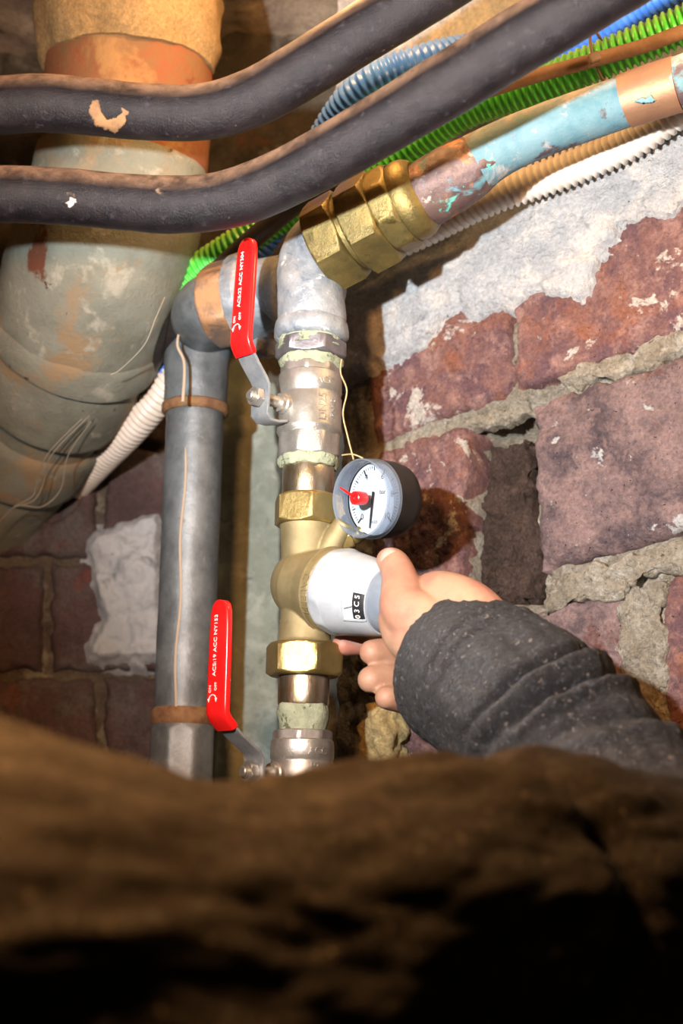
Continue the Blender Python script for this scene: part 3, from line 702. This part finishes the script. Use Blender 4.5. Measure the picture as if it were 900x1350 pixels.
# ------------------------------------------------------------------ brass pressure reducing valve
pr_ = thing('reducing_valve', cp(930), 'brass pressure reducing valve with large white knob, held in the hand', 'valve')
obj('upper_nipple', clathe([(600, 33), (612, 33.5), (615, 34.5), (640, 34.5), (658, 34)], rf=lambda r, th, t: r), mat('worn_plated_brass', 'b8a47a', 'd0c8b8', 90, rough=.28, metal=.95, bump=.0003, bscale=250, layers=[('7a6a48', 120, .6, .66, .4)], stretch=(1, 1, .35)), pr_)
obj('upper_union_nut', chex(655, 694, 46.5, rot=.35, ch=.12), M_brassn, pr_)
obj('lower_union_nut', chex(849, 892, 52.5, rot=.15, ch=.12), M_brassn, pr_)
obj('lower_nipple', clathe([(888, 33), (892, 34), (926, 34), (930, 33)]), MATS['worn_plated_brass'], pr_)
obj('sealing_paste', clathe([(927, 31), (931, 34.5), (940, 35.5), (948, 34), (966, 30)]).disp(.0015, 130, 4), M_seal, pr_)
SC = cp(771)
KA = D(.72, -.10, -.69)
import bmesh
def remesh(mbs, voxel, smooth_it, name, material, parent, label=None):
    mb = MB()
    for b in mbs: mb.add(b.v, b.f)
    o = obj(name, mb, material, parent, angle=180); fix_normals(o)
    md = o.modifiers.new('r', 'REMESH'); md.mode = 'VOXEL'; md.voxel_size = voxel; md.use_smooth_shade = True
    ms = o.modifiers.new('s', 'SMOOTH'); ms.iterations = smooth_it; ms.factor = .5
    bpy.context.view_layer.update()
    me = bpy.data.meshes.new_from_object(o.evaluated_get(bpy.context.evaluated_depsgraph_get()))
    o.modifiers.clear(); old = o.data; o.data = me; bpy.data.meshes.remove(old)
    me.polygons.foreach_set('use_smooth', [True] * len(me.polygons))
    if not me.materials: me.materials.append(material)
    if label: o['label'] = label
    return o
m1 = clathe([(690, 37), (700, 35), (760, 32), (800, 32), (845, 35), (852, 40)], 48)
m2 = MB(); ico(m2, SC, cr(771, 47), 20)
m3 = MB(); lathe(m3, SC, KA, [(-.004, .0262), (.012, .0268), (.020, .0285), (.026, .0300), (.031, .0300)], 64)
GP = P(440, 712, 1.035)
m4 = MB(); lathe(m4, SC + D(.2, .3, -.1) * .012, (GP - SC), [(0, .010), ((GP - SC).length - .004, .0085), ((GP - SC).length + .004, .008)], 24)
remesh([m1, m2, m3, m4], .0008, 8, 'body', M_brass, pr_)
mb = MB(); lathe(mb, SC + KA * .0235, KA, [(0, .0302), (.0005, .0312), (.0015, .0312), (.002, .0302)], 72); obj('relief_ring', mb, M_brass, pr_)
# lettering cast round the collar and on the body
kx = (D(-1, 0, 0) - KA * D(-1, 0, 0).dot(KA)).normalized(); ky = KA.cross(kx).normalized()
def cyl_map(base, rad, ang0):
    def f(x, y, z):
        th = ang0 + x / rad
        return base + KA * y + (kx * math.cos(th) + ky * math.sin(th)) * (rad + z)
    return f
fy = ky.dot(CF)
for t_, a0 in (('CALEFFI', -.15),):
    mp = cyl_map(SC + KA * .0275, .0300, 0)
    def mp2(x, y, z, b=SC + KA * .0277, r=.0299):
        # reads downward round the left of the collar
        th = -x / r
        v = (kx * math.cos(th) + (CU - KA * CU.dot(KA)).normalized() * math.sin(th))
        nrm = (kx + D(0, 0, -1) * .55).normalized()
        nrm = (nrm - KA * nrm.dot(KA)).normalized(); tn = KA.cross(nrm).normalized()
        if tn.dot(CU) > 0: tn = -tn
        return b + KA * y + (nrm * math.cos(x / r) + tn * math.sin(x / r)) * (r + z)
    text('relief_mark', t_, .0075, None, None, None, mp2, M_brass, pr_, ext=.0007, space=1.15)
def face_text(s, size, px, py, d, rot=0):
    o0 = P(px, py, d); xd = (CR * math.cos(rot) + CU * math.sin(rot)); yd = (-CR * math.sin(rot) + CU * math.cos(rot))
    text('relief_mark', s, size, o0, xd, yd, None, M_brass, pr_, ext=.0006)
dS = proj(SC)[2]
def surf_text(s, size, px, py, cpt, rad, rot=0.0, sph=True, material=M_brass):
    # project outline onto the cast surface (cylinder or sphere) it is cast on
    r0 = P(px, py, 1) - CAM; r0.normalize()
    def f(x, y, z):
        X = x * math.cos(rot) - y * math.sin(rot); Y = x * math.sin(rot) + y * math.cos(rot)
        base = P(px, py, dS) + CR * X + CU * Y; d = (base - CAM).normalized(); oc = CAM - cpt
        if sph: A, B, Cc = 1, 2 * d.dot(oc), oc.dot(oc) - (rad + z) ** 2
        else:
            dd = Vector((d.x, d.y, 0)); o2 = Vector((oc.x, oc.y, 0)); A, B, Cc = dd.dot(dd), 2 * dd.dot(o2), o2.dot(o2) - (rad + z) ** 2
        di = max(0, B * B - 4 * A * Cc); return CAM + d * ((-B - math.sqrt(di)) / (2 * A))
    text('relief_mark', s, size, None, None, None, f, material, pr_, ext=.0006)
surf_text('R', .009, 388, 767, SC, cr(771, 46.5), rot=-.1)
surf_text('T', .011, 374, 826, cp(826), cr(826, 33.5), sph=False)
surf_text('1', .010, 392, 826, cp(826), cr(826, 33.5), sph=False)
# knob
FL = SC + KA * .0312
u1 = (CU - KA * CU.dot(KA)).normalized()
mb = MB(); hexnut(mb, FL, KA, .0125, .0318, .3, rot=.2, sides=10, x0=u1, n=120); obj('knob_flange', mb, M_knob, pr_)
mb = MB(); lathe(mb, FL + KA * .012, KA, [(0, .0305), (.0012, .0302), (.024, .0272), (.036, .0250), (.0380, .0240), (.0380, .0225), (.033, .0222)], 96, x0=u1); kn = obj('knob', mb, M_knob, pr_)
mb = MB(); lathe(mb, FL + KA * .047, KA, [(0, .0226), (.008, .0228), (.016, .0222), (.025, .0205), (.029, .018)], 96, x0=u1); obj('grip_ring', mb, M_grey, pr_, label='grey turning ring of the knob')
# window with scale on the knob flank facing the camera
vd = (CAM - FL).normalized(); vn = (vd - KA * vd.dot(KA)).normalized(); vt = KA.cross(vn).normalized()
if vt.dot(CU) < 0: vt = -vt
def kmap(x, y, z, s0=.0360, slope=-.16):     # x along the knob axis, y round it
    s_ = s0 + x; pf = [(.0, .0302), (.0132, .0302), (.036, .0272), (.048, .0250), (.050, .0240), (.07, .0235)]
    for (a_, b_) in zip(pf, pf[1:]):
        if a_[0] <= s_ <= b_[0]: r = a_[1] + (b_[1] - a_[1]) * (s_ - a_[0]) / (b_[0] - a_[0]) + z
    th = y / .027 - .32; return FL + KA * s_ + (vn * math.cos(th) + vt * math.sin(th)) * r
def kpatch(x0, x1, y0, y1, z, material, name, parent=None):
    mb = MB(); rows = [[kmap(x0 + (x1 - x0) * i / 6, y0 + (y1 - y0) * j / 10, z) for j in range(11)] for i in range(7)]
    top = rows; bot = [[kmap(x0 + (x1 - x0) * i / 6, y0 + (y1 - y0) * j / 10, z - .0006) for j in range(11)] for i in range(7)]
    mb.grid(top); mb.grid(bot)
    edge = [rows[0], bot[0]]; mb.grid(edge); mb.grid([rows[-1], bot[-1]]); mb.grid([[r[0] for r in rows], [r[0] for r in bot]]); mb.grid([[r[-1] for r in rows], [r[-1] for r in bot]])
    o = obj(name, mb, material, parent or pr_); fix_normals(o); return o
wf = kpatch(-.0035, .0135, -.0100, .0105, .0004, mat('window_grey', 'b4bcc0', rough=.5), 'scale_window', kn)
kpatch(.0050, .0135, -.0092, .0098, .0007, M_dark, 'scale_strip', kn)
for (x0, x1, y0, y1) in ((-.0045, .0140, .0105, .0117), (-.0045, .0140, -.0112, -.0100), (-.0047, -.0035, -.0112, .0117)):
    kpatch(x0, x1, y0, y1, .0010, M_knob, 'window_rim', kn)
text('scale_lettering', '0 3 C 5', .0056, None, None, None, lambda x, y, z: kmap(.0093 - y, x, .0012 + z), M_white, kn, ext=.0001)
mb = MB(); mb.add([kmap(-.001, .0016, .0006), kmap(-.001, -.0016, .0006), kmap(.0050, 0, .0006), kmap(-.001, .0016, .0022), kmap(-.001, -.0016, .0022), kmap(.0050, 0, .0022)],
                  [(0, 1, 2), (3, 4, 5), (0, 1, 4, 3), (1, 2, 5, 4), (2, 0, 3, 5)]); obj('scale_pointer', mb, M_knob, kn, smooth=False)

# ------------------------------------------------------------------ pressure gauge
GA = D(-.72, .03, -.69)                       # towards the viewer of the dial
GC = P(477, 657, 1.012)                       # dial front centre
ga = thing('pressure_gauge', P(500, 712, 1.03), 'round black pressure gauge with white dial and red pointer', 'gauge')
gx = (D(1, 0, 0) - GA * D(1, 0, 0).dot(GA)).normalized(); gy = (D(0, 1, 0) - GA * D(0, 1, 0).dot(GA)).normalized()
gy = GA.cross(gx).normalized()
if gy.dot(CU) < 0: gy = -gy
R = .0287
mb = MB(); lathe(mb, GC - GA * .038, GA, [(0, .020), (.001, .0235), (.004, .0262), (.012, .0280), (.027, .0285), (.027, .0268), (.022, .0265)], 80, cap=(True, False)); obj('case', mb, M_blackpl, ga)
mb = MB(); lathe(mb, GC - GA * .0115, GA, [(0, R * .935), (0, R * 1.005), (.0015, R * 1.01), (.0100, R * 1.0), (.0135, R * .985), (.0143, R * .955), (.0135, R * .93), (.009, R * .915), (.000, R * .915)], 96, cap=(False, False)); obj('bezel', mb, M_bezel, ga)
mb = MB(); lathe(mb, GC - GA * .0135, GA, [(0, .0260), (.0008, .0260)], 80); dl = obj('dial', mb, M_dial, ga)
mb = MB(); lathe(mb, GC + GA * .0010, GA, [(0, R * .885), (.0012, R * .86), (.0018, R * .7), (.0021, R * .3)], 64, cap=(False, True)); obj('glass', mb, gm, ga)
dz = GC - GA * .0127
mb = MB()
for k in range(51):
    an = math.radians(225 - 270 * k / 50); L_ = .0032 if k % 5 == 0 else .0020; w_ = .00040 if k % 5 == 0 else .00020
    ra, rb = .0238, .0238 - L_ * (1.5 if k % 10 == 0 else 1)
    rd = gx * math.cos(an) + gy * math.sin(an); tn = -gx * math.sin(an) + gy * math.cos(an)
    if k % 10 == 0: w_ = .00065
    q = [dz + rd * ra + tn * w_, dz + rd * ra - tn * w_, dz + rd * rb - tn * w_, dz + rd * rb + tn * w_]
    mb.add(q + [p + GA * .0001 for p in q], [(4, 5, 6, 7), (0, 1, 5, 4), (1, 2, 6, 5), (2, 3, 7, 6), (3, 0, 4, 7)])
obj('scale_marks', mb, M_dark, dl, smooth=False)
def dtext(s, size, r, an):
    an = math.radians(an); text('scale_number', s, size, dz + (gx * math.cos(an) + gy * math.sin(an)) * r + GA * .0001, gx, gy, None, M_dark, dl, ext=.00005)
for k, s_ in enumerate(('0', '2', '4', '6', '8', '10')): dtext(s_, .0060, .0178, 225 - 54 * k)
dtext('bar', .0046, .0095, 30); dtext('cl.2,5', .0028, .0165, 270)
def needle(ang, L_, w_, z, material, name):
    an = math.radians(ang); rd = gx * math.cos(an) + gy * math.sin(an); tn = -gx * math.sin(an) + gy * math.cos(an)
    mb = MB(); c = dz + GA * z
    q = [c - rd * L_ * .25 + tn * w_ * 1.3, c - rd * L_ * .25 - tn * w_ * 1.3, c + rd * L_ - tn * w_ * .4, c + rd * L_ + tn * w_ * .4]
    mb.add(q + [p + GA * .0006 for p in q], [(0, 1, 2, 3), (4, 5, 6, 7), (0, 1, 5, 4), (1, 2, 6, 5), (2, 3, 7, 6), (3, 0, 4, 7)])
    o = obj(name, mb, material, ga, smooth=False); fix_normals(o)
needle(262, .021, .0006, .002, M_dark, 'needle')
needle(153, .0185, .0011, .0185, M_red, 'red_pointer')
mb = MB(); lathe(mb, GC - GA * .002, GA, [(0, .0046), (.006, .0050), (.0095, .0048), (.0100, .0042), (.0098, .0024), (.0080, .0022)], 40); hb = obj('pointer_hub', mb, M_red, ga)
SB = P(497, 690, 1.04)
mb = MB(); sweep(mb, spline([(P(438, 716, 1.037), .0062), (P(452, 712, 1.035), .0065), (P(470, 706, 1.035), .006), (P(492, 690, 1.035), .0055)], 8), 24); obj('threaded_stem', mb, M_brassn, ga)
mb = MB(); hexnut(mb, P(448, 713, 1.036), P(470, 706, 1.035) - P(448, 713, 1.036), .010, .0095, .2); obj('stem_hexagon', mb, M_brassn, ga)

# hemp thread
tw = thing('hemp_thread', P(460, 600, 1.03), 'loose strand of hemp thread hanging beside the upper ball valve', 'thread')
strand('strand', [(450, 474, 1.06), (449, 492, 1.055), (457, 515, 1.05), (452, 545, 1.045), (458, 575, 1.04), (466, 606, 1.035)], .0006, M_twine, tw)
strand('strand', [(451, 600, 1.05), (465, 599, 1.035), (478, 604, 1.025)], .0006, M_twine, tw)

# ------------------------------------------------------------------ iron pipe on the left
ip = thing('iron_pipe', P(245, 1000, 1.16), 'old grey iron pipe standing left of the red levers, with elbow and union on top', 'pipe')
Pb = P(247, 800, 1.19)
def lp(py, dxx=0):     # point on the vertical axis
    lo, hi = Pb.z - .6, Pb.z + .6
    for _ in range(40):
        mid = (lo + hi) / 2
        if proj(Vector((Pb.x, Pb.y, mid)))[1] > py: lo = mid
        else: hi = mid
    return Vector((Pb.x, Pb.y, lo))
def lr(py, px): return px * proj(lp(py))[2] / FPX
mb = MB(); sweep(mb, even([(lp(1500), lr(1000, 38)), (lp(1000), lr(900, 38.5)), (lp(530), lr(700, 38.5))], .01), 56); obj('pipe_length', mb.disp(.0004, 40, 1), M_iron, ip)
e1 = lp(545); e2 = lp(505)
mb = MB(); sweep(mb, even(spline([(e1, lr(545, 41)), (e2, lr(505, 42)), (lp(470), lr(480, 43)), (lp(436) + CR * .006, lr(440, 43)), (P(272, 412, 1.19), .0285), (P(292, 402, 1.175), .0285), (P(305, 399, 1.17), .0285)], 10), .003), 60); obj('elbow', mb.disp(.0006, 40, 2), M_iron, ip)
def lring(y1, y2, r, material, name, amp=.0005):
    mb = MB(); A = lp(y2); h = (lp(y1) - A).length
    lathe(mb, A, Z, [(0, lr(y2, r - 3)), (h * .2, lr(y2, r)), (h * .8, lr(y2, r)), (h, lr(y2, r - 3))], 56); obj(name, mb.disp(amp, 80, y1), material, ip)
lring(533, 547, 44, M_rust, 'rust_ring')
lring(934, 958, 42, M_rust, 'rust_ring')
mb = MB(); hexnut(mb, lp(1060), Z, (lp(956) - lp(1060)).length, lr(980, 45), .1, .3, 8); obj('coupling', mb, M_iron, ip)
UA = (P(375, 384, 1.15) - P(290, 402, 1.172)).normalized(); U0 = P(280, 404, 1.172)
mb = MB(); hexnut(mb, U0, UA, .026, .0365, .12, rot=.3); obj('union_nut', mb, mat('orange_brown_nut', '8a6f58', '6f655e', 30, rough=.5, metal=.4, bump=.0004, bscale=200, layers=[('b58a62', 24, .5, .6, .6)]), ip)
mb = MB(); lathe(mb, U0 + UA * .024, UA, [(0, .030), (.002, .0375), (.012, .0385), (.016, .036), (.020, .030), (.045, .029)], 64); obj('union_flange', mb.disp(.0008, 60, 4), M_galv, ip)
mb = MB(); ico(mb, P(346, 459, 1.13), 1, 12, (CR * .014, CF * .012, CU * .010)); mb.disp(.004, 60, 7); o = obj('cast_lug', mb, M_galv, ip); fix_normals(o)
# pale paint drip running down the pipe
mb = MB(); pts = []
for k in range(30):
    py = 600 + 360 * k / 29; c = lp(py); r = lr(py, 38.4); a_ = math.radians(-100 + 3 * math.sin(k * .5))
    xx = (CR - Z * CR.z).normalized(); yy2 = Z.cross(xx)
    pts.append((c + (xx * math.cos(a_) + yy2 * math.sin(a_)) * r, .0011 if 0 < k < 29 else .0003))
sweep(mb, pts, 8); obj('paint_drip', mb, mat('dried_paint', 'b9a892', rough=.8), ip)
mb = MB(); sweep(mb, spline([(P(238, 430, 1.198), .0008), (P(234, 455, 1.190), .0012), (P(243, 480, 1.184), .0013), (P(241, 530, 1.173), .0015)], 8), 8); obj('paint_drip', mb, MATS['dried_paint'], ip)

# ------------------------------------------------------------------ the worker
pe = None
def caps(lst, n=20, k=8):
    mb = MB(); path = even(spline([(P(a, b, c), r) for (a, b, c, r) in lst], k), .0035)
    sweep(mb, path, n)
    for e in (0, -1): ico(mb, path[e][0], path[e][1], 8)
    return mb
B = []
# forearm, upper arm, shoulder
ARM = [(642, 872, .905, .026), (720, 945, .865, .034), (835, 1095, .80, .040), (945, 1190, .72, .044), (840, 1200, .65, .045)]
B.append(caps(ARM, 28)); B.append(caps([(945, 1190, .72, .044), (700, 1190, .60, .046), (400, 1225, .52, .046), (0, 1225, .45, .048), (-300, 1250, .42, .055)], 28))
# thenar and thumb
B.append(caps([(630, 868, .908, .024), (575, 832, .922, .0205), (537, 806, .938, .0180), (529, 776, .952, .0140), (525, 756, .962, .0118), (519, 744, .974, .0108), (514, 740, .984, .0100)]))
B.append(caps([(630, 870, .908, .024), (560, 848, .925, .0185), (538, 838, .938, .0165), (527, 818, .943, .0150)]))
# back and heel of the hand
B.append(caps([(655, 868, .895, .026), (618, 814, .925, .0235), (580, 792, .955, .0205), (566, 788, .985, .0150)]))
B.append(caps([(650, 878, .90, .026), (610, 850, .935, .0235), (590, 845, .975, .0180)]))
B.append(caps([(645, 890, .90, .026), (612, 885, .935, .0220), (592, 890, .97, .0160)]))
# fingers: knuckle, middle joint, end joint, tip
B.append(caps([(575, 795, .985, .0125), (566, 815, 1.012, .0108), (530, 836, 1.030, .0100), (480, 846, 1.032, .0094), (452, 850, 1.026, .0084)]))
B.append(caps([(588, 842, .975, .0125), (570, 854, 1.000, .0112), (535, 860, 1.000, .0108), (508, 860, .990, .0102), (490, 860, .982, .0090)]))
B.append(caps([(590, 868, .970, .0125), (575, 890, .992, .0115), (540, 897, .990, .0114), (508, 895, .980, .0110), (489, 896, .972, .0096)]))
B.append(caps([(590, 890, .965, .0115), (580, 918, .980, .0100), (550, 926, .978, .0096), (526, 922, .970, .0092), (509, 920, .962, .0080)]))
person = thing('person', P(300, 1350, .5), 'person in a dark wool jacket reaching up to turn the white knob', 'person')
body = remesh(B, .0014, 6, 'body', M_skin, person)
nd = D(-.35, .45, -.82)
tx = (P(519, 738, .974) - P(527, 764, .962)).normalized(); 
mb = MB(); ico(mb, P(517, 741, .974) + nd * .0058, 1, 14, (tx.cross(nd).normalized() * .0070, tx * .0085, nd * .0052)); obj('thumbnail', mb, M_nail, person)
# jacket sleeve
def folds(s, th, i, arm):
    return 0
def jacket():
    mb = MB()
    path = even(spline([(P(600, 880, .935), .0505), (P(645, 902, .905), .0530), (P(715, 955, .868), .0540), (P(790, 1030, .825), .0520), (P(860, 1120, .775), .0505), (P(930, 1185, .725), .050), (P(960, 1205, .68), .046)], 20), .0022)
    rel = [0.0]
    def rf(r, th, s, i):
        v = Vector((math.cos(th) * 2.2, math.sin(th) * 2.2, s * 14))
        fd = min(1, max(.15, (s - .01) / .05)); q = .0030 * fd * noise.fractal(v, .9, 2, 4)
        q += .0009 * noise.fractal(Vector((math.cos(th) * 14, math.sin(th) * 14, s * 260)), .8, 2, 3)
        ph = th
        def groove(s0, w, dep, a, c, wd):          # a crease facing one way round the arm, its far lip raised
            sec = max(0.0, math.cos(min(PI, abs((ph - c + PI) % (2 * PI) - PI) / wd)))
            x = (s - s0 + a * (1 - math.cos(ph - c))) / w
            return sec * dep * (-math.exp(-x * x) + .75 * math.exp(-((x - 1.9) / 1.3) ** 2))
        c = math.radians(130)
        q += groove(.036, .0024, .0045, .003, c, 1.0)
        q += groove(.092, .0045, .0100, .020, math.radians(110), 1.0)
        q += groove(.116, .0045, .0100, .022, math.radians(105), 1.0)
        q += groove(.150, .006, .0060, .020, math.radians(80), .9)
        if s < .004: q += -.0012 * (1 - s / .004)
        return r + q
    sweep(mb, path, 150, rf, cap=(False, True), x0=CR)
    # turned-in inner face of the cuff
    inner = [(p, r - .0045) for (p, r) in path[:16]]; inner.reverse(); inner.append((path[0][0], path[0][1] - .0015))
    sweep(mb, inner, 60, None, cap=(False, False))
    up = even(spline([(P(985, 1190, .745), .030), (P(955, 1195, .72), .0470), (P(860, 1185, .66), .0550), (P(700, 1180, .595), .0600), (P(560, 1195, .555), .0590), (P(400, 1225, .515), .0580), (P(330, 1235, .50), .0575), (P(200, 1235, .475), .0590), (P(50, 1225, .455), .0620), (P(-150, 1240, .435), .068), (P(-500, 1330, .42), .080), (P(-800, 1500, .43), .095)], 16), .003)
    def rf2(r, th, s, i):
        v = Vector((math.cos(th) * 1.7, math.sin(th) * 1.7, s * 9 + 4))
        q = .0075 * noise.fractal(v, .9, 2, 4)
        q += .0008 * noise.noise(Vector((math.cos(th) * 11, math.sin(th) * 11, s * 80)))
        q += -.010 * math.exp(-((s - .24 + .03 * math.cos(th)) / .012) ** 2)
        return r + q
    sweep(mb, up, 150, rf2)
    return mb
jk = obj('jacket', jacket(), M_cloth, person, angle=180, label='dark grey wool jacket with a turned back cuff')
